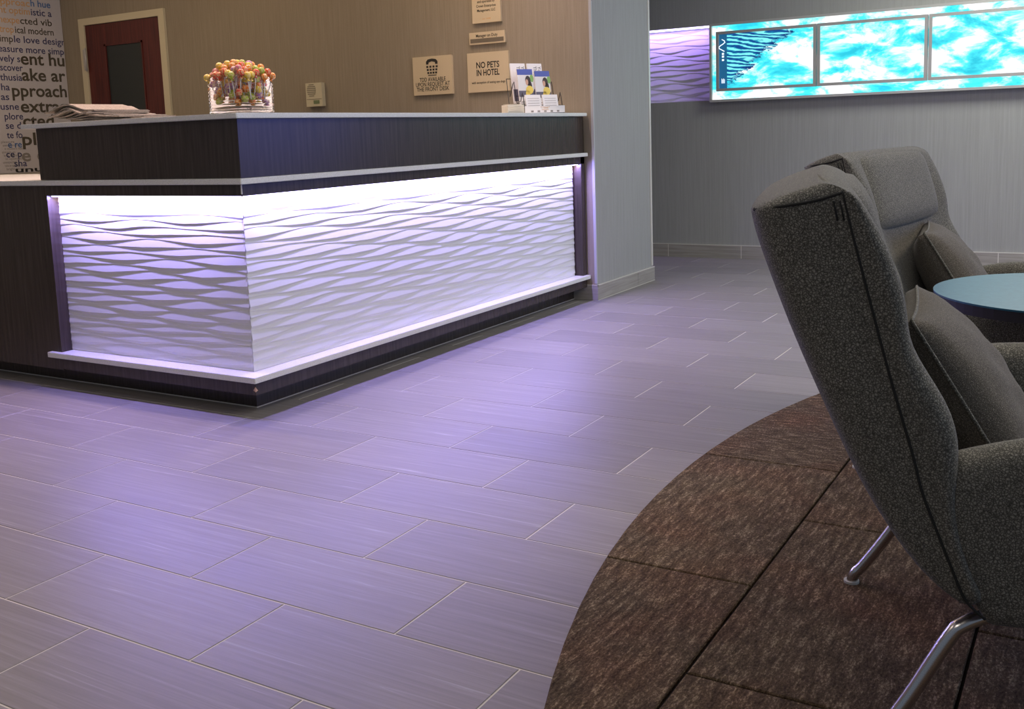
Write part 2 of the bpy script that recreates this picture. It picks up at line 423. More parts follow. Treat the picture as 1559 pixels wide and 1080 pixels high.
# ------------------------------------------------------------------ word mural on the left wall
mu = empty('word_mural', (LX, 1.5, 0), label='white wall mural printed with overlapping words at the far left', cat='mural')
def addp(o, par):   # parent keeping world place
    o.parent = par; o.matrix_parent_inverse = Matrix.Translation(par.location).inverted(); return o
p = obj('panel', B((LX+.0005, LX+.006, .2, BY-.004, .832, CZ)), M_mural); addp(p, mu)
XW = LX+.0068
rows = [('approac', 2.099, 2.115, .286, 0, M_txgold), ('h hue', 2.393, 2.12, .173, 0, M_txblue), ('nt optim', 2.12, 2.052, .26, 0, M_txgold), ('istic a', 2.389, 2.052, .181, 0, M_txnavy),
 ('nexpe', 2.112, 1.979, .172, 0, M_txgold), ('cted vib', 2.289, 1.979, .276, 0, M_txolive), ('trop', 2.11, 1.906, .118, 0, M_txgold), ('ical modern', 2.239, 1.906, .334, 0, M_txolive),
 ('simp', 2.074, 1.834, .14, 0, M_txolive), ('le love design', 2.223, 1.834, .448, 0, M_txnavy), ('pleasure more simp', 2.03, 1.758, .62, 0, M_txnavy), ('vely s', 2.085, 1.684, .173, 0, M_txnavy),
 ('ent hu', 2.261, 1.668, .385, 1, M_txolive), ('scover', 2.083, 1.615, .19, 0, M_txnavy), ('ake ar', 2.258, 1.544, .385, 1, M_txolive), ('thusia', 2.075, 1.541, .185, 0, M_txnavy),
 ('ha', 2.076, 1.466, .071, 0, M_txnavy), ('pproach', 2.162, 1.421, .48, 1, M_txolive), ('as', 2.066, 1.392, .068, 0, M_txnavy), ('usne', 2.055, 1.318, .153, 0, M_txnavy),
 ('extras', 2.222, 1.300, .405, 1, M_txolive), ('plore', 2.08, 1.243, .155, 0, M_txnavy), ('cted', 2.229, 1.186, .272, 1, M_txolive), ('se d', 2.082, 1.172, .13, 0, M_txnavy),
 ('te fo', 2.083, 1.1, .131, 0, M_txnavy), ('ple', 2.208, 1.045, .215, 1, M_txolive), ('e re', 2.085, 1.027, .116, 0, M_txblue), ('ce p', 2.062, .953, .131, 0, M_txnavy),
 ('e d', 2.19, .920, .21, 1, M_txgrey), ('sha', 2.122, .88, .107, 0, M_txnavy), ('unus', 2.126, .836, .30, 2, M_txblack),
 ('more design', 1.60, 1.684, .42, 0, M_txnavy), ('love vibrant', 1.58, 1.541, .42, 0, M_txolive), ('inspire', 1.66, 1.392, .33, 1, M_txgrey), ('purpose', 1.6, 1.172, .4, 1, M_txgold), ('simple', 1.62, .953, .35, 1, M_txblue)]
for s, y, z, wd, big, mm in rows:
    sz = (.074, .135, .055)[big]
    t = text(s, (XW+(.0006 if big else 0), y, z), (0, 1, 0), (0, 0, 1), wd, sz, mm, None, bold=.02 if big else .012); addp(t, mu)
for i, s in enumerate(['pleasure', 'extras more', 'e modern hue', 'simple as', 'love vibrant', 'in optimistic', 'unexpected', 'take an approach', 'bright extras']):
    t = text(s, (XW, 2.03+.012*(i % 3), 1.063-.026*i), (0, 1, 0), (0, 0, 1), .11+.02*(i % 3), .028, M_txgrey, None, bold=.0); addp(t, mu)

# ------------------------------------------------------------------ reception desk
desk = empty('reception_desk', (0, 0, 0), label='dark L-shaped reception desk with glowing white wave panels and pale counters', cat='desk')
bd = .092; ct = .117; EY = BY-.012; NL = -1.02; NR = 2.60
DL = -2.4
# toe kick
obj('toe_kick', prism([(DL, 0), (0, 0), (0, EY), (-.45, EY), (-.45, .45), (DL, .45)], .001, .10), M_lam, desk)
obj('caulk_line', prism([(DL, -.003), (.003, -.003), (.003, EY), (0, EY), (0, 0), (DL, 0)], .0002, .004), M_trimline, desk)
# carcass behind the niche
cc = -.032
obj('carcass', prism([(NL, -.03), (.03, -.03), (.03, EY), (-.40, EY), (-.40, .40), (NL, .40)], .10, .852), M_lam, desk)
bm = B((DL, NL, -bd, .40, .075, .853)); obj('side_panel', bm, M_lam, desk, bevel=.0015)
obj('end_post', B((.0, bd, NR, EY, .152, .853)), M_lam, desk, bevel=.0015)
def Lshape(p, q, x0, yend): return [(x0, -p), (p, -p), (p, yend), (-q, yend), (-q, q), (x0, q)]
obj('base_rail', prism(Lshape(bd, -.03, NL, EY), .078, .13) if False else prism([(NL, -bd), (bd, -bd), (bd, EY), (.028, EY), (.028, -.028), (NL, -.028)], .078, .1295), M_lam, desk, bevel=.0015)
obj('ledge', prism([(-1.083, -ct), (ct, -ct), (ct, EY), (.028, EY), (.028, -.028), (-1.018, -.028), (-1.018, -bd-.0005), (-1.083, -bd-.0005)], .130, .152), M_quartz, desk, bevel=.0015)
obj('header_panel', prism([(NL, -bd), (bd, -bd), (bd, EY), (bd-.018, EY), (bd-.018, -bd+.018), (NL, -bd+.018)], .812, .853), M_lam, desk, bevel=.001)
obj('header_soffit', prism([(NL, -bd+.018), (bd-.018, -bd+.018), (bd-.018, EY), (.028, EY), (.028, -.028), (NL, -.028)], .826, .852), M_lam, desk)
obj('mid_counter', prism([(DL, -ct), (ct, -ct), (ct, EY), (-.62, EY), (-.62, .62), (DL, .62)], .855, .876), M_quartz, desk, bevel=.002)
obj('upper_panel', prism([(-1.052, -bd), (bd, -bd), (bd, EY), (-.06, EY), (-.06, .06), (-1.052, .06)], .8765, 1.0875), M_lam, desk, bevel=.0015)
obj('top_counter', prism([(-1.116, -ct), (ct, -ct), (ct, EY), (-.26, EY), (-.26, .26), (-1.116, .26)], 1.088, 1.107), M_quartz, desk, bevel=.002)
bm = B((ct+.0003, ct+.0009, 0, .0, 0, 0)); bm.free()
obj('joint_line', B((-.001, .001, -ct-.0006, -ct+.001, 1.089, 1.106)), M_plateedge, desk) if False else None
obj('corner_edge', B((bd-.003, bd+.0012, -bd-.0012, -bd+.003, .819, .852)), M_trimline, desk)
bm = bmesh.new()
vs = [bm.verts.new(c) for c in ((bd+.001, -bd-.001, .112), (bd-.010, -bd-.0012, .098), (bd+.0012, -bd+.012, .096), (bd+.0015, -bd-.0015, .092))]
for f in ((0, 1, 3), (0, 3, 2), (0, 2, 1), (1, 2, 3)): bm.faces.new([vs[i] for i in f])
obj('chip', bm, M_chip, desk)
# led strips (housing and diffuser)
obj('led_strip', B((.066, .073, -.06, NR-.002, .806, .8255)), M_led, desk)
obj('led_strip', B((NL+.002, .062, -.073, -.066, .806, .8255)), M_led, desk)

def wave(L, z0, z1, pitch=.0255, lam=.56, amp=.085, seed=1, dx=.014):
    """carved dune relief in the XZ plane, relief towards -Y; rows of lens-shaped facets between wandering crests"""
    R = random.Random(seed)
    nr = int((z1-z0)/pitch)+2; nx_ = int(L/dx)
    th = [0]; lam_ = [lam*R.uniform(.72, 1.3) for _ in range(nr+2)]
    for k in range(1, nr+1): th.append(th[-1]+2.45+R.uniform(-.35, .35))
    def crest(k, x):
        if k == 0: return z0
        return z0-.4*pitch+k*pitch+pitch*.46*(.75*tri(x/lam+th[k]/(2*PI))+.30*tri(x/lam_[k]+th[k]))
    def tri(u):
        u = u % 1.0; t_ = 4*u-1 if u < .5 else 3-4*u
        return .55*t_+.45*math.sin(t_*PI/2)
    bm = bmesh.new(); grid = []
    fr = [0, .26, .985]
    for k in range(nr):
        for f in fr:
            row = []
            for i in range(nx_+1):
                x = L*i/nx_; a, b_ = crest(k, x), crest(k+1, x)
                z = a+(b_-a)*f; thick = max(b_-a, .0015)
                h = {0: 0, .26: 1.0, .985: .02}[f]*thick*amp
                z = min(max(z, z0), z1)
                row.append(bm.verts.new((x, -h, z)))
            grid.append(row)
    for r in range(len(grid)-1):
        for i in range(nx_):
            f = bm.faces.new((grid[r][i], grid[r][i+1], grid[r+1][i+1], grid[r+1][i])); 
            f.smooth = False
    # back and rim so the sheet has thickness
    n0 = [bm.verts.new((x, .008, z)) for x, z in ((0, z0), (L, z0), (L, z1), (0, z1))]
    bm.faces.new(n0)
    for e in bm.edges: e.smooth = True
    return bm
wp = wave(NR+.03+.001, .1525, .826, seed=3); o = obj('wave_panel', wp, M_wave, desk); o.rotation_euler = (0, 0, PI/2); o.location = (.040, -.042, 0)
wp = wave(-NL+.040, .1525, .826, seed=11); o = obj('wave_panel', wp, M_wave, desk); o.location = (NL, -.040, 0)

# ------------------------------------------------------------------ wave panel in the far wall niche
wn = empty('lit_wave_panel', (-1.4, FY+.09, 0), label='violet-lit carved wave panel in the wall left of the video display', cat='panel')
obj('wave_sheet', wave(1.4+PX-.012, ZN0+.001, ZN1-.001, pitch=.036, lam=.42, seed=5), M_wave, wn)
obj('led_strip', B((.0, 1.52, -.075, -.068, ZN1-.014, ZN1-.002)), M_led, wn)

# ------------------------------------------------------------------ video display on the far wall
vd = empty('video_display', (PX-.01, FY, 0), label='long silver-framed light box with three blue and white video screens', cat='display')
VX0, VX1, VZ0, VZ1 = 0.0, 2.34, 1.185, 1.760
def framebm(x0, x1, z0, z1, t, y0, y1):
    return B((x0, x0+t, y0, y1, z0, z1), (x1-t, x1, y0, y1, z0, z1), (x0+t, x1-t, y0, y1, z0, z0+t), (x0+t, x1-t, y0, y1, z1-t, z1))
obj('outer_frame', framebm(VX0, VX1, VZ0, VZ1, .017, -.07, -.0005), M_silver, vd, bevel=.001)
def skymat(name, strength, streak):
    mm = mat(name, (0, 0, 0), .4); n = N(mm)
    c = n.n('ShaderNodeTexCoord')
    wp_ = n.n('ShaderNodeMapping'); wp_.inputs['Rotation'].default_value = (0, math.radians(-35), 0); wp_.inputs['Scale'].default_value = (2.4, 1, 5.0)
    n.l(c.outputs['Object'], wp_.inputs[0])
    f = n.noise(wp_.outputs[0], 1.5, 7, .62, .35)
    col = n.ramp(f, [(.36, (.02, .55, .72)), (.46, (.07, .85, .95)), (.51, (.45, .98, 1)), (.56, (1, 1, 1))])
    if streak:
        wv = n.n('ShaderNodeTexWave', bands_direction='Z'); wv.inputs['Scale'].default_value = 9; wv.inputs['Distortion'].default_value = 7; wv.inputs['Detail'].default_value = 3; wv.inputs['Detail Scale'].default_value = 2
        w2 = n.n('ShaderNodeMapping'); w2.inputs['Rotation'].default_value = (0, math.radians(-36), 0); w2.inputs['Scale'].default_value = (.35, 1, 1.5)
        n.l(c.outputs['Object'], w2.inputs[0]); n.l(w2.outputs[0], wv.inputs['Vector'])
        dk = n.ramp(wv.outputs['Fac'], [(.12, (.006, .06, .26)), (.5, (.01, .30, .50)), (.75, (.22, .85, .85))])
        # diagonal wing of water across the first screen: everything up-left of the arc
        sp = n.n('ShaderNodeSeparateXYZ'); n.l(c.outputs['Object'], sp.inputs[0])
        dst = n.math('ADD', n.math('MULTIPLY', sp.outputs[0], -.80), n.math('SUBTRACT', sp.outputs[2], 1.17))
        dst = n.math('ADD', dst, n.math('MULTIPLY', n.math('SUBTRACT', n.noise(wp_.outputs[0], 6, 5, .7), .5), .26))
        mk = n.ramp(n.math('ADD', n.math('MULTIPLY', dst, 9), .3), [(.38, (0, 0, 0)), (.5, (1, 1, 1))])
        bd_ = n.ramp(n.math('ADD', n.math('MULTIPLY', dst, 9), .3), [(.40, (.02, .10, .42)), (.85, (1, 1, 1))])
        dk = n.mix(1, dk, bd_, 'MULTIPLY')
        col = n.mix(mk, col, dk)
    n.l(col, n.b.inputs['Emission Color']); n.b.inputs['Emission Strength'].default_value = strength
    return mm
M_screen = skymat('screen_water', 1.15, True); M_band = skymat('lightbox_sky', 1.35, False)
obj('light_panel', B((VX0+.017, VX1-.017, -.045, -.004, VZ0+.017, VZ1-.017)), M_band, vd)
M_bezel = mat('screen_bezel', (.42, .40, .385), .4, .2)
M_icon = mat('screen_icon', (.9, .95, 1), .5, emit=(.8, .9, 1), es=1.0)
M_side = mat('screen_menu', (.01, .05, .10), .5, emit=(.01, .10, .22), es=1.0)
for i, (a, b_) in enumerate(((.056, .790), (.797, 1.527), (1.534, 2.272))):
    f = obj('screen', framebm(a, b_, 1.262, 1.697, .020, -.085, -.044), M_bezel, vd, bevel=.001)
    s = obj('screen_glass', B((a+.020, b_-.020, -.070, -.046, 1.282, 1.677)), M_screen, f)
    if i == 0:
        obj('menu_strip', B((a+.0205, a+.080, -.0712, -.0702, 1.2825, 1.6765)), M_side, f)
        bm = bmesh.new()
        for zz in (1.49, 1.515, 1.535): box(bm, a+.042, a+.058, -.0722, -.0714, zz-.007, zz+.007)
        for q in range(4): box(bm, a+.038+q*.007, a+.042+q*.007, -.0722, -.0714, 1.32, 1.355-.006*(q % 2))
        pts = [(a+.03+.03*math.sin(q*.9)*.8+.012, -.072, 1.64-.011*q) for q in range(9)]
        tube(bm, pts, .0035, 6)
        obj('menu_icon', bm, M_icon, f)

# ------------------------------------------------------------------ signs on the back wall
def sign(name, x0, x1, z0, z1, label, th=.018):
    s = empty(name, ((x0+x1)/2, BY, (z0+z1)/2), label=label, cat='sign', group=None)
    hx, hz = (x1-x0)/2, (z1-z0)/2
    obj('plate', B((-hx, hx, -th, -.0005, -hz, hz)), M_plate, s, bevel=.0015)
    return s, hx, hz
def st(s, txt, x, z, wd, h, mm=None, bold=.014, th=.018, center=True):
    return text(txt, (x, -th-.0006, z), (1, 0, 0), (0, 0, 1), wd, h, mm or M_txblack, s, bold=bold, center=center)
s, hx, hz = sign('tdd_sign', -1.112, -.812, 1.264, 1.504, 'square tan wall sign with a keypad telephone symbol, left of the no-pets sign')
st(s, 'TDD AVAILABLE', .0, -.036, .20, .036); st(s, 'UPON REQUEST AT', .0, -.066, .262, .036); st(s, 'THE FRONT DESK', .0, -.096, .25, .036)
bm = bmesh.new(); t0 = -.0195
for r_ in range(3):
    for c_ in range(4):
        xx = -.033+.022*c_+(.002*(r_-1)*(c_-1.5)*-1); zz = .055-.019*r_
        box(bm, xx-.007, xx+.007, t0, -.018, zz-.006, zz+.006)
box(bm, -.032, .032, t0, -.018, -.001, .004)
pts = [(-.044, 0, .070), (-.044, 0, .088), (-.030, 0, .101), (0, 0, .105), (.030, 0, .101), (.044, 0, .088), (.044, 0, .070), (.026, 0, .070), (.024, 0, .082), (0, 0, .088), (-.024, 0, .082), (-.026, 0, .070)]
a = [bm.verts.new((x, t0, z)) for x, _, z in pts]; bm.faces.new(a)
obj('telephone_symbol', bm, M_txblack, s)
s, hx, hz = sign('no_pets_sign', -.696, -.399, 1.262, 1.501, 'square tan wall sign reading NO PETS IN HOTEL')
st(s, 'NO PETS', .0, .026, .165, .052, bold=.022); st(s, 'IN HOTEL', .0, -.020, .165, .052, bold=.022); st(s, 'with exception of seeing eye dogs', .0, -.068, .24, .020)
s, hx, hz = sign('manager_sign', -.674, -.420, 1.551, 1.623, 'narrow tan wall sign reading Manager on Duty above a blank dark slot')
st(s, 'Manager on Duty', .0, .006, .155, .026)
obj('name_slot', B((-.119, .119, -.0195, -.018, -.027, -.002)), M_plateedge, s)
s, hx, hz = sign('ownership_sign', -.646, -.443, 1.677, 1.96, 'tall tan wall sign of small centred print, cut by the top edge of the photo')
for i, (tx, wd) in enumerate([('This Hotel is', .11), ('Owned by', .09), ('Crown Group', .10), ('Resources, LP', .10), ('and operated by', .125), ('Crown Enterprises', .14), ('Management, LLC', .13)]):
    st(s, tx, 0, .094-.0265*i-.01, wd, .022)
st(s, 'est. 2008', 0, -.122, .06, .012, M_txgold)

# wall unit with speaker grille
wu = empty('wall_sensor_unit', (-1.938, BY, 1.311), label='small beige wall unit with round grille and green display', cat='thermostat')
M_unit = mat('beige_plastic', (.58, .52, .36), .5)
obj('housing', B((-.071, .071, -.035, -.0005, -.079, .079)), M_unit, wu, bevel=.004)
bm = bmesh.new()
for k in range(7):
    a_ = .040*math.sqrt(max(0, 1-((k-3)/3.6)**2)); zz = .030+(k-3)*.0125
    box(bm, -.02-a_, -.02+a_, -.0362, -.0345, zz-.0030, zz+.0030)
obj('grille', bm, mat('grille_shadow', (.22, .19, .13), .6), wu)
obj('divider', B((-.066, .066, -.0358, -.0345, -.032, -.029)), M_plateedge, wu)
obj('display', B((-.005, .046, -.0365, -.0345, -.062, -.038)), mat('lcd_green', (.16, .20, .10), .3), wu)

# ------------------------------------------------------------------ things on the counter
TZ = 1.107
# newspapers
def sheet(L, W, th, curl, seed):
    R = random.Random(seed); nx_, ny_ = 12, 5; bm = bmesh.new(); top = []; bot = []
    for i in range(nx_+1):
        rt_, rb_ = [], []
        for j in range(ny_+1):
            x = L*(i/nx_-.5); y = W*(j/ny_-.5); u = i/nx_
            z = curl*(math.sin(PI*min(1, u*1.15))**2)+.0015*math.sin(7*u+seed)
            zz = th*(1-.35*abs(2*u-1))
            rt_.append(bm.verts.new((x, y, z+zz))); rb_.append(bm.verts.new((x, y, z*.98)))
        top.append(rt_); bot.append(rb_)
    for i in range(nx_):
        for j in range(ny_):
            bm.faces.new((top[i][j], top[i+1][j], top[i+1][j+1], top[i][j+1]))
            bm.faces.new((bot[i][j], bot[i][j+1], bot[i+1][j+1], bot[i+1][j]))
        bm.faces.new((top[i][0], bot[i][0], bot[i+1][0], top[i+1][0])); bm.faces.new((top[i][-1], top[i+1][-1], bot[i+1][-1], bot[i][-1]))
    for j in range(ny_):
        bm.faces.new((top[0][j], top[0][j+1], bot[0][j+1], bot[0][j])); bm.faces.new((top[-1][j], bot[-1][j], bot[-1][j+1], top[-1][j+1]))
    return bm
nn = 9
where = ['lowest newspaper of the fanned pile on the left counter', 'second newspaper from the bottom of the fanned pile', 'third newspaper from the bottom of the fanned pile', 'fourth newspaper from the bottom of the fanned pile',
         'middle newspaper of the fanned pile on the left counter', 'fourth newspaper from the top of the fanned pile', 'third newspaper from the top of the fanned pile', 'second newspaper from the top of the fanned pile', 'topmost newspaper of the fanned pile on the left counter']
for i in range(nn):
    o = obj('newspaper', sheet(.36-.004*i, .26, .0066, .003+.0034*i, i), M_paper)
    o.location = (-.64-.042*i+.030*max(0, i-5), .085+.012*math.sin(i*2), TZ+.0008+.0050*i); o.rotation_euler = (0, 0, .16*math.sin(i*1.7)-.02*i)
    tag(o, where[i]+', folded and grey', 'newspaper', 'fanned newspapers on the counter')
# vase of lollipops
VC = (.012, .018); VS = .088; VH = .132
vase = empty('glass_vase', (VC[0], VC[1], TZ+.0005), label='square ribbed glass vase full of lollipops at the counter corner', cat='vase')
def rsq(h, r, n_=5):
    out = []
    for cx, cy, a0 in ((h-r, h-r, 0), (-h+r, h-r, 90), (-h+r, -h+r, 180), (h-r, -h+r, 270)):
        for k in range(n_+1):
            a_ = math.radians(a0+90*k/n_); out.append((cx+r*math.cos(a_), cy+r*math.sin(a_)))
    return out
bm = bmesh.new(); rings = []
nz_ = 44
for k in range(nz_+1):
    z = VH*k/nz_; hh = VS-.0035+.0025*abs(math.sin(PI*k/4)); rings.append([bm.verts.new((x, y, z)) for x, y in rsq(hh, .018)])
inner = [[bm.verts.new((x, y, z)) for x, y in rsq(VS-.0085, .014)] for z in (VH, .010)]
allr = rings+inner
for a_, b_ in zip(allr[:-1], allr[1:]):
    for k in range(len(a_)):
        bm.faces.new((a_[k], a_[(k+1) % len(a_)], b_[(k+1) % len(a_)], b_[k])).smooth = True
bm.faces.new(rings[0][::-1]); bm.faces.new(inner[-1])
obj('vase_body', bm, M_glass, vase)
cols = {'orange': (.90, .24, .02), 'yellow': (.85, .58, .03), 'pink': (.72, .16, .26), 'green': (.42, .52, .03), 'red': (.80, .07, .03), 'purple': (.42, .13, .40)}
def popmat(nm, c):
    mm = mat('wrapper_'+nm, c, .25); n = N(mm)
    f = n.noise(n.coord(), 90, 2); n.color(n.ramp(f, [(.42, c), (.55, (.85, .62, .30)), (.62, c)])); return mm
pm = {k: popmat(k, v) for k, v in cols.items()}
M_stick = mat('stick_white', (.85, .82, .76), .4)
pmesh = {}
for k in cols:
    bm = bmesh.new(); bmesh.ops.create_uvsphere(bm, u_segments=12, v_segments=8, radius=.0135)
    for f in bm.faces: f.smooth = True
    # twisted wrapper skirt and stick
    tube(bm, [(0, 0, -.011), (0, 0, -.016), (0, 0, -.021)], [.006, .0045, .008], 8, cap=False)
    tube(bm, [(0, 0, -.013), (0, 0, -.085)], .0019, 6, mi=1)
    me = bpy.data.meshes.new('lollipop'); bm.to_mesh(me); bm.free(); me.materials.append(pm[k]); me.materials.append(M_stick); pmesh[k] = me
R = random.Random(5); placed = []
def tryplace(x, y, z, mind):
    for q in placed:
        if (q-Vector((x, y, z))).length < mind: return False
    placed.append(Vector((x, y, z))); return True
names = list(cols)
def put(kind, x, y, z, dirv, lab):
    o = link('lollipop', pmesh[kind]); o.location = (x, y, z)
    o.rotation_euler = Vector(dirv).to_track_quat('Z', 'Y').to_euler()
    tag(o, lab, 'lollipop', 'lollipops in the glass vase')
def side(x, y):
    q = (x+y)*.7
    return 'at the far left' if q < -.045 else 'left of the middle' if q < 0 else 'right of the middle' if q < .045 else 'at the far right'
n_top = 0; it = 0
while n_top < 62 and it < 6000:
    it += 1
    x, y = R.uniform(-1, 1)*.086, R.uniform(-1, 1)*.086
    rr = max(abs(x), abs(y))/.092
    z = VH+.058*(1-rr**1.7)+R.uniform(-.008, .006)-.002
    if not tryplace(x, y, z, .0235): continue
    kd = R.choice(['orange', 'orange', 'yellow', 'yellow', 'pink', 'red', 'green', 'purple'])
    dx_, dy_ = x*5, y*5
    put(kd, VC[0]+x, VC[1]+y, TZ+z, (dx_*.35+R.uniform(-.2, .2), dy_*.35+R.uniform(-.2, .2), 1), kd+' wrapped lollipop '+side(x, y)+(', high on the heap' if z > VH+.035 else ', low on the heap')+' above the vase rim'); n_top += 1
n_in = 0; it = 0; R = random.Random(9)
while n_in < 80 and it < 6000:
    it += 1
    x, y, z = R.uniform(-.071, .071), R.uniform(-.071, .071), R.uniform(.026, VH-.012)
    if min([(q-Vector((x, y, z))).length for q in placed]) < .0225: continue
    kd = R.choice(names)
    tgt = Vector((-x*1.2, -y*1.2, R.choice([-.05, -.02, .05])))
    dv = (x*.9+R.uniform(-.03, .03), y*.9+R.uniform(-.03, .03), (.05 if z > .075 else -.05))
    L_ = Vector(dv).normalized()*(-.085); e = Vector((x, y, z))+L_
    if max(abs(e.x), abs(e.y)) > VS-.011 or e.z < .012: continue
    placed.append(Vector((x, y, z)))
    put(kd, VC[0]+x, VC[1]+y, TZ+z, dv, kd+' wrapped lollipop '+side(x, y)+(', high' if z > .08 else ', low')+' inside the ribbed glass vase'); n_in += 1

# stack of note cards
for i in range(7):
    bm = B((-.050, .050, -.034, .034, 0, .0060)); o = obj('note_card', bm, M_cream, bevel=.0006)
    o.location = (-.02+.003*i, 2.03-.005*i, TZ+.0006+.0065*i); o.rotation_euler = (0, 0, 1.05+.04*math.sin(i*3))
    tag(o, ('lowest', 'second lowest', 'third lowest', 'middle', 'third highest', 'second highest', 'highest straight')[i]+' cream note card of the low stack left of the brochure rack', 'card', 'stacked note cards')
o = obj('note_card', B((-.042, .042, -.028, .028, -.001, .001)), M_cream); o.location = (-.0, 1.995, TZ+.0480); o.rotation_euler = (0, 0, 1.2)
tag(o, 'topmost turned cream note card of the low stack by the brochure rack', 'card', 'stacked note cards')
# brochure rack
RZ = math.radians(62)
RK = (-.015, 2.30, TZ)
rk = empty('brochure_rack', (*RK, ), RZ, label='black wire brochure rack holding leaflets at the right end of the counter', cat='rack')
M_wire = mat('wire_black', (.03, .03, .03), .4, .6)
W2 = .125
bm = bmesh.new()
for sx in (-W2, W2):
    tube(bm, [(sx, -.075, .003), (sx, -.02, .003), (sx, .095, .003), (sx, .125, .20)], .0022, 6)
    tube(bm, [(sx, -.065, .003), (sx, -.045, .10), (sx, -.040, .115), (sx, -.02, .07), (sx, .01, .065)], .0022, 6)
    tube(bm, [(sx, .02, .06), (sx, .045, .18), (sx, .055, .17), (sx, .09, .10)], .0022, 6)
for (y, z) in ((-.065, .003), (-.045, .045), (-.02, .003), (.02, .06), (.095, .003), (.125, .20), (.028, .10)):
    tube(bm, [(-W2, y, z), (W2, y, z)], .002, 6)
obj('wire_frame', bm, M_wire, rk)
lb = obj('label_strip', B((-W2-.006, W2+.006, -.073, -.069, .004, .042)), M_white, rk)
text('* Travel *', (0, -.0737, .0285), (1, 0, 0), (0, 0, 1), .06, .014, M_txgold, lb, center=True)
text('welcome', (0, -.0737, .0190), (1, 0, 0), (0, 0, 1), .045, .010, M_txgold, lb, center=True)
bm = bmesh.new()
for q in range(5):
    x = -.085+.0425*q; box(bm, x-.008, x+.008, -.0742, -.0732, .0075, .0165)
obj('strip_icon', bm, M_txgrey, lb)
def leaf(cx, yb, zb, hgt, wd, tilt, label, front):
    s = empty('brochure', label=label, cat='brochure', group='brochures in the wire rack')
    s.matrix_world = Matrix.Translation(RK) @ Matrix.Rotation(RZ, 4, 'Z') @ Matrix.Translation((cx, yb, zb)) @ Matrix.Rotation(-tilt, 4, 'X')
    obj('sheet', B((-wd/2, wd/2, -.004, .004, 0, hgt)), M_white, s)
    front(s, wd, hgt); return s
M_blue = mat('print_royal', (.07, .10, .38), .4); M_skin = mat('print_skin', (.62, .36, .24), .5); M_hair = mat('print_hair', (.04, .02, .015), .5)
M_yel = mat('print_yellow', (.80, .60, .10), .5); M_photo = mat('print_photo', (.72, .70, .66), .5); M_grn = mat('print_green', (.22, .42, .10), .5); M_dk = mat('print_dark', (.10, .09, .13), .5)
def ell(bm, cx, cz, rx, rz, y, n_=14):
    bm.faces.new([bm.verts.new((cx+rx*math.cos(-2*PI*k/n_), y, cz+rz*math.sin(-2*PI*k/n_))) for k in range(n_)][::-1])
def face_photo(s, w_, h_):
    y = -.0046
    obj('blue_band', B((-w_/2, w_/2, y-.0004, -.004, h_*.85, h_)), M_blue, s)
    obj('photo', B((-w_/2, w_/2, y-.0002, -.004, h_*.28, h_*.85)), M_photo, s)
    obj('photo_edge', B((-w_/2, w_/2, y-.0006, -.004, h_*.28, h_*.44)), M_dk, s)
    bm = bmesh.new(); ell(bm, w_*.42, h_*.76, w_*.12, h_*.10, y-.0007); obj('greenery', bm, M_grn, s)
    bm = bmesh.new(); ell(bm, w_*.16, h_*.70, w_*.18, h_*.13, y-.0009); ell(bm, w_*.28, h_*.56, w_*.12, h_*.13, y-.0009); obj('hair', bm, M_hair, s)
    bm = bmesh.new(); ell(bm, w_*.08, h_*.66, w_*.09, h_*.08, y-.0012); obj('figure_face', bm, M_skin, s)
    bm = bmesh.new(); ell(bm, w_*.22, h_*.46, w_*.24, h_*.11, y-.0014); ell(bm, w_*.08, h_*.36, w_*.14, h_*.10, y-.0014); obj('yellow_shirt', bm, M_yel, s)
    obj('text_block', B((-w_*.4, w_*.1, y-.0004, -.004, h_*.08, h_*.10), (-w_*.4, w_*.3, y-.0004, -.004, h_*.14, h_*.16)), M_txgrey, s)
def face_side(words):
    def f(s, w_, h_):
        for i, t_ in enumerate(words):
            text(t_, (w_*.22-w_*.30*i, -.0046, h_*.93), (0, 0, -1), (1, 0, 0), None, .030, M_txblack, s, bold=.0)
        obj('lower_print', B((-w_*.45, w_*.45, -.0046, -.004, h_*.05, h_*.35)), M_dk, s)
    return f
leaf(-.062, .075, .062, .225, .098, .16, 'tall white leaflet with sideways lettering, left one in the rack\'s back row', face_side(['You', 'The']))
leaf(.050, .075, .062, .225, .098, .16, 'tall white leaflet with sideways lettering, right one in the rack\'s back row', face_side(['You P', 'They']))
leaf(-.058, .015, .035, .215, .10, .14, 'blue-topped brochure with a person in yellow, left one in the rack\'s front row', face_photo)
leaf(.056, .015, .030, .210, .10, .14, 'blue-topped brochure with a person in yellow, right one in the rack\'s front row', face_photo)
def face_lines(s, w_, h_):
    obj('text_block', B(*[(-w_*.38, w_*.38, -.0046, -.004, h_*(.35+.14*q), h_*(.37+.14*q)) for q in range(4)]), M_txgrey, s)
leaf(-.056, -.050, .010, .095, .10, .2, 'short white booklet at the front left of the brochure rack', face_lines)
leaf(.056, -.050, .010, .095, .10, .2, 'short white booklet at the front right of the brochure rack', face_lines)

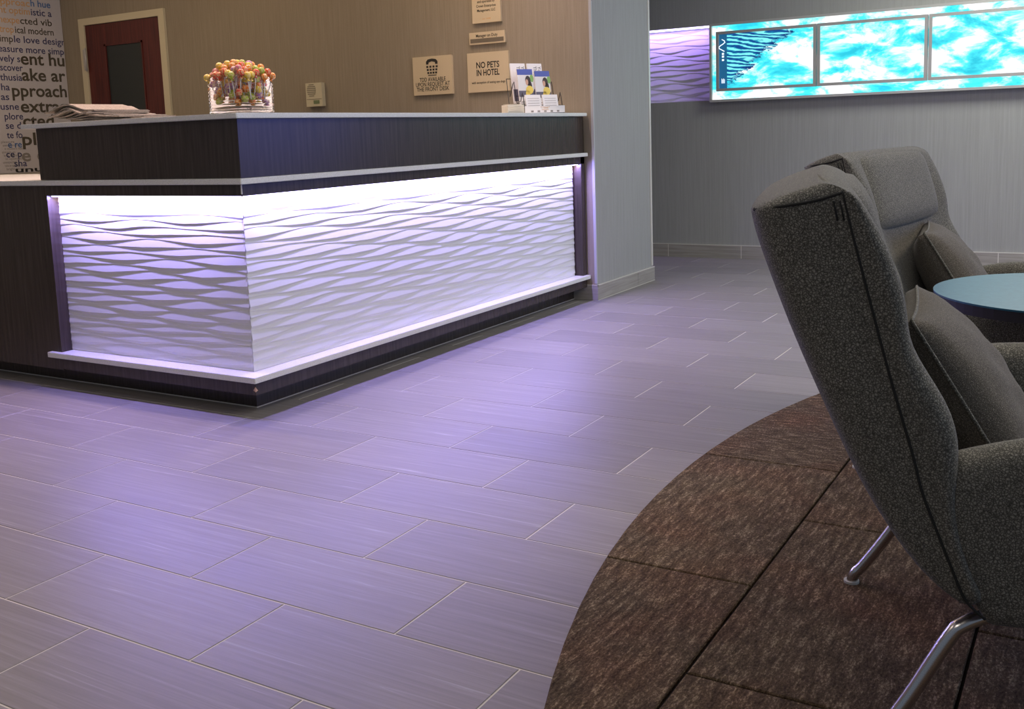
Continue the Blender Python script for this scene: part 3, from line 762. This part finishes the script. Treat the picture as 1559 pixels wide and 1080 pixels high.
# ------------------------------------------------------------------ lounge chairs
# profiles in the side plane: (u forward, z up) of the rear line R, the side seam S and the wing's front edge E
PR = [(-.090, .874), (-.083, .840), (-.070, .800), (-.032, .694), (.006, .604), (.048, .509), (.072, .458), (.104, .403), (.146, .342), (.191, .303), (.240, .283)]
PS = [(.044, .902), (.052, .865), (.067, .805), (.090, .715), (.116, .617), (.143, .523), (.156, .470), (.176, .415), (.199, .355), (.218, .310), (.245, .283)]
PE = [(.066, .893), (.086, .862), (.108, .822), (.138, .740), (.132, .683), (.196, .600), (.212, .530), (.200, .450), (.215, .380), (.235, .330), (.255, .300)]
HW = .36
def chair(name, label):
    c = empty(name, label=label, cat='chair')
    # backrest: closed loft, one loop per row
    rows_ = []
    for i in range(len(PR)):
        R_, S_, E_ = PR[i], PS[i], PE[i]
        t = i/(len(PR)-1)
        def mixp(a, b_, k): return (a[0]+(b_[0]-a[0])*k, a[1]+(b_[1]-a[1])*k)
        half = [(S_, HW+.002), (mixp(S_, R_, .5), HW+.002), (mixp(S_, R_, .88), HW-.012), (mixp(S_, R_, 1.0), HW-.055),
                (mixp(S_, R_, 1.04), HW*.55), (mixp(S_, R_, 1.06), 0)]
        ins = (S_[0]+.014, S_[1]+(.0 if i < 2 else .012))
        bul = mixp(S_, E_, .55)
        front = [(bul, HW+.012), (mixp(S_, E_, .93), HW+.002), (E_, HW-.028), (mixp(E_, ins, .45), HW-.072), (ins, HW-.13), (ins, HW*.35)]
        # loop: from the seam on the near side round the rear to the far seam, then the front back again
        loop = [(p[0], v, p[1]) for p, v in half] + [(p[0], -v, p[1]) for p, v in half[-2::-1]] + \
               [(p[0], -v, p[1]) for p, v in front] + [(ins[0], 0, ins[1])] + [(p[0], v, p[1]) for p, v in front[::-1]]
        rows_.append(loop)
    # crowned top: shrink the first loop towards its middle line
    r0 = rows_[0]
    cxm = sum(p[0] for p in r0)/len(r0)
    def crown(k, up):
        out = []
        for (x, v, z) in r0:
            xm = .005+.0*abs(v)
            out.append((x+(xm-x)*k, v*(1-.07*k), z+(.885+.012-z)*k*.8+up))
        return out
    full = [crown(.90, .018), crown(.50, .016), crown(.14, .008), rows_[0], [tuple(a+(b_-a)*.18 for a, b_ in zip(p, q)) for p, q in zip(rows_[0], rows_[1])]]+rows_[1:]
    bm = bmesh.new(); V = [[bm.verts.new((x, -v, z)) for x, v, z in lp] for lp in full]
    nlp = len(V[0])
    for a_, b_ in zip(V[:-1], V[1:]):
        for k in range(nlp):
            bm.faces.new((a_[k], a_[(k+1) % nlp], b_[(k+1) % nlp], b_[k]))
    bm.faces.new(V[0][::-1]); bm.faces.new(V[-1])
    bmesh.ops.recalc_face_normals(bm, faces=bm.faces)
    o = obj('backrest', bm, M_fab, c, smooth=True)
    md = o.modifiers.new('sub', 'SUBSURF'); md.levels = 2; md.render_levels = 2
    # piping along both side seams and the top rim
    bm = bmesh.new()
    for sg in (-1, 1):
        pts = [(s_[0]-.001, sg*(HW+.004), s_[1]) for s_ in PS]; tube(bm, spline(pts, 4), .0022, 6)
        pts = [(PS[0][0], sg*(HW+.003), PS[0][1]), (PS[0][0]*.5-.02, sg*(HW+.0015), .890), (-.045, sg*(HW-.006), .882), (PR[0][0]+.008, sg*(HW-.042), .875)]
        tube(bm, spline(pts, 4), .0022, 6)
    tube(bm, spline([(PR[0][0]+.008, -(HW-.042), .875), (PR[0][0]+.004, -.2, .876), (PR[0][0]+.002, 0, .876), (PR[0][0]+.004, .2, .876), (PR[0][0]+.008, HW-.042, .875)], 5), .0022, 6)
    for q in (0, .009): tube(bm, [(.030+q, -(HW+.0035), .890), (.036+q, -(HW+.0035), .862)], .0016, 6)
    obj('piping', bm, M_piping, c, smooth=True)
    # headrest cushion, leaning on the upper back and standing above its rim
    o = obj('headrest', cushion(.655, .238, .125, .03), M_fab, c, smooth=True)
    o.location = (.054, .0, .790); o.rotation_euler = (0, math.radians(-17), 0)
    # arms: padded side walls running forward
    for sg in (-1, 1):
        sec = [(.285, .272), (.30, .260), (.345, .260), (.360, .285), (.362, .40), (.362, .495), (.350, .527), (.32, .538), (.288, .527), (.275, .495), (.272, .40)]
        bm = bmesh.new(); Vs = []
        us = [.165, .22, .32, .45, .58, .70, .745, .755]
        for u in us:
            k = (u-.165)/.59; f_ = 1.0 if u < .72 else (.93 if u < .75 else .78)
            rise = -.030+.048*min(1, (u-.165)/.16)
            ring = []
            for (v, z) in sec:
                uu = u
                if u == us[0]: uu = .158+.0*(z) if z > .45 else .158+(.45-z)*.45
                elif u == us[1]: uu = max(u, .158+(.47-z)*.50)
                vv = .318+(v-.318)*f_; z_ = .405+(z-.405)*f_+(rise if z > .45 else 0)
                ring.append(bm.verts.new((uu, sg*vv, z_)))
            Vs.append(ring)
        for a_, b_ in zip(Vs[:-1], Vs[1:]):
            for k in range(len(a_)): bm.faces.new((a_[k], a_[(k+1) % len(a_)], b_[(k+1) % len(a_)], b_[k]))
        bm.faces.new(Vs[0][::-1]); bm.faces.new(Vs[-1]); bmesh.ops.recalc_face_normals(bm, faces=bm.faces)
        o = obj('armrest', bm, M_fab, c, smooth=True); md = o.modifiers.new('sub', 'SUBSURF'); md.levels = 2; md.render_levels = 2
    bm = B((.22, .735, -.285, .285, .268, .315)); obj('seat_base', bm, M_fab, c, smooth=False, bevel=.012)
    o = obj('seat_cushion', cushion(.545, .52, .11, .03, flat=True), M_fab, c, smooth=True); o.location = (.49, 0, .330)
    # legs: bent steel rods
    for sx, sy in ((0, -1), (0, 1), (1, -1), (1, 1)):
        if sx == 0: pts = [(.32, sy*.27, .262), (.26, sy*.285, .240), (.225, sy*.295, .226), (.205, sy*.30, .206), (.150, sy*.312, .110), (.105, sy*.320, .040), (.090, sy*.322, .022), (.083, sy*.323, 0.001)]
        else: pts = [(.62, sy*.27, .268), (.68, sy*.285, .262), (.705, sy*.29, .240), (.74, sy*.31, .12), (.765, sy*.325, .03), (.77, sy*.328, .001)]
        pts = [(x, y, z+.013) for x, y, z in pts]
        bm = bmesh.new(); tube(bm, spline(pts, 6), .0115, 12)
        lg = obj('leg', bm, M_steel, c)
        bm = bmesh.new(); disc(bm, (pts[-1][0], pts[-1][1]), .016, .013, .018, 20); obj('foot_glide', bm, M_silver, lg)
    return c
def cushion(w_, h_, t_, ed, flat=False):
    """soft box: w_ along Y, h_ along Z (or X when flat), t_ thick"""
    bm = bmesh.new(); nu, nv = 14, 14; layers = []
    for sgn in (1, -1):
        g_ = []
        for i in range(nu+1):
            r_ = []
            for j in range(nv+1):
                a_ = 2*i/nu-1; b_ = 2*j/nv-1
                pf = (1-abs(a_)**5)**.5*(1-abs(b_)**5)**.5 if abs(a_) < 1 and abs(b_) < 1 else 0
                rr = 1-.06*(abs(a_)**2*abs(b_)**2)
                y = a_*w_/2*rr; z = b_*h_/2*rr; x = sgn*(t_/2)*(.30+.70*pf)
                r_.append(bm.verts.new((x, y, z) if not flat else (z, y, x)))
            g_.append(r_)
        layers.append(g_)
    for li, g_ in enumerate(layers):
        for i in range(nu):
            for j in range(nv): bm.faces.new((g_[i][j], g_[i+1][j], g_[i+1][j+1], g_[i][j+1]))
    A_, B_ = layers
    for i in range(nu):
        for j in (0, nv): bm.faces.new((A_[i][j], A_[i+1][j], B_[i+1][j], B_[i][j]))
    for j in range(nv):
        for i in (0, nu): bm.faces.new((A_[i][j], A_[i][j+1], B_[i][j+1], B_[i][j]))
    bmesh.ops.recalc_face_normals(bm, faces=bm.faces)
    return bm
def pillow(label, mm, group='throw pillows'):
    """square throw pillow with pinched corners, wrinkles and a corded edge"""
    bm = bmesh.new(); nu = 24; lay = []
    Hh = .180; T = .070
    for sgn in (1, -1):
        g_ = []
        for i in range(nu+1):
            r_ = []
            for j in range(nu+1):
                a_ = 2*i/nu-1; b_ = 2*j/nu-1
                q = max(0, (1-a_*a_)*(1-b_*b_))
                rr = 1-.05*((1-a_*a_)+(1-b_*b_))
                x = sgn*(.012+T*q**.42)+.004*math.sin(9*a_+4*b_)*math.sin(7*b_)*q*sgn
                r_.append(bm.verts.new((x, a_*Hh*rr, b_*Hh*rr)))
            g_.append(r_)
        lay.append(g_)
    for g_ in lay:
        for i in range(nu):
            for j in range(nu): bm.faces.new((g_[i][j], g_[i+1][j], g_[i+1][j+1], g_[i][j+1]))
    A_, B_ = lay
    for i in range(nu):
        for j in (0, nu): bm.faces.new((A_[i][j], A_[i+1][j], B_[i+1][j], B_[i][j]))
    for j in range(nu):
        for i in (0, nu): bm.faces.new((A_[i][j], A_[i][j+1], B_[i][j+1], B_[i][j]))
    bmesh.ops.recalc_face_normals(bm, faces=bm.faces)
    root = obj('throw_pillow', bm, mm, smooth=True)
    tag(root, label, 'pillow', group)
    bm = bmesh.new(); P = []
    for (a0, b0, a1, b1) in ((-1, -1, 1, -1), (1, -1, 1, 1), (1, 1, -1, 1), (-1, 1, -1, -1)):
        for k in range(12):
            a_ = a0+(a1-a0)*k/12; b_ = b0+(b1-b0)*k/12; rr = 1-.05*((1-a_*a_)+(1-b_*b_)); P.append((.010, a_*Hh*rr*1.005, b_*Hh*rr*1.005))
    tube(bm, P, .003, 6, closed=True); obj('corded_edge', bm, M_fab, root, smooth=True)
    return root
def place(o, c, ang): o.location = c; o.rotation_euler = (0, 0, ang)
# near chair: side plane through (2.4,-1.25); local v is mirrored to +Y
def setchair(o, P0, ang):
    f_ = Vector((math.cos(ang), math.sin(ang), 0)); r_ = Vector((f_.y, -f_.x, 0))
    o.location = Vector((P0[0], P0[1], 0)) - r_*HW; o.rotation_euler = (0, 0, ang)
NEAR = (2.4, -1.25, .24); FAR = (2.085, .17, -.13)
c1 = chair('wing_chair', 'charcoal wing chair nearest the camera, seen from behind and cut by the right edge')
setchair(c1, NEAR[:2], NEAR[2])
def copy_tree(o, parent=None):
    k = o.copy(); COL.objects.link(k); k.parent = parent
    for ch in [x for x in list(bpy.data.objects) if x.parent == o]: copy_tree(ch, k)
    return k
c2 = copy_tree(c1); c2['label'] = 'farther charcoal wing chair behind the round side table, its headrest facing out'
setchair(c2, FAR[:2], FAR[2])
for c_ in (c1, c2): c_['group'] = 'wing chairs on the rug'
for c_, lab, mm, (u, v, z), tl, tw in ((c1, 'charcoal throw pillow on the nearest wing chair', M_fabrib, (.255, -.01, .525), -31, -6), (c2, 'brown-grey throw pillow on the farther wing chair', M_fabrib, (.255, .0, .525), -31, 14)):
    p = pillow(lab, mm)
    p.matrix_world = Matrix.Translation(c_.location) @ Matrix.Rotation(c_.rotation_euler[2], 4, 'Z') @ Matrix.Translation((u, v, z)) @ Matrix.Rotation(math.radians(tw), 4, 'Z') @ Matrix.Rotation(math.radians(tl), 4, 'Y')

# ------------------------------------------------------------------ round table
tb = empty('side_table', (2.72, -.12, 0), label='round blue-reflecting pedestal side table between the two wing chairs', cat='table')
bm = bmesh.new(); disc(bm, (0, 0), .31, .598, .602, 72); obj('table_top', bm, M_table, tb)
bm = bmesh.new(); disc(bm, (0, 0), .309, .575, .598, 72); obj('top_edge', bm, M_tableedge, tb)
bm = bmesh.new(); tube(bm, [(0, 0, .02), (0, 0, .575)], .025, 20); obj('column', bm, M_steel, tb)
bm = bmesh.new(); disc(bm, (0, 0), .19, .0135, .025, 48); obj('base', bm, M_steel, tb)
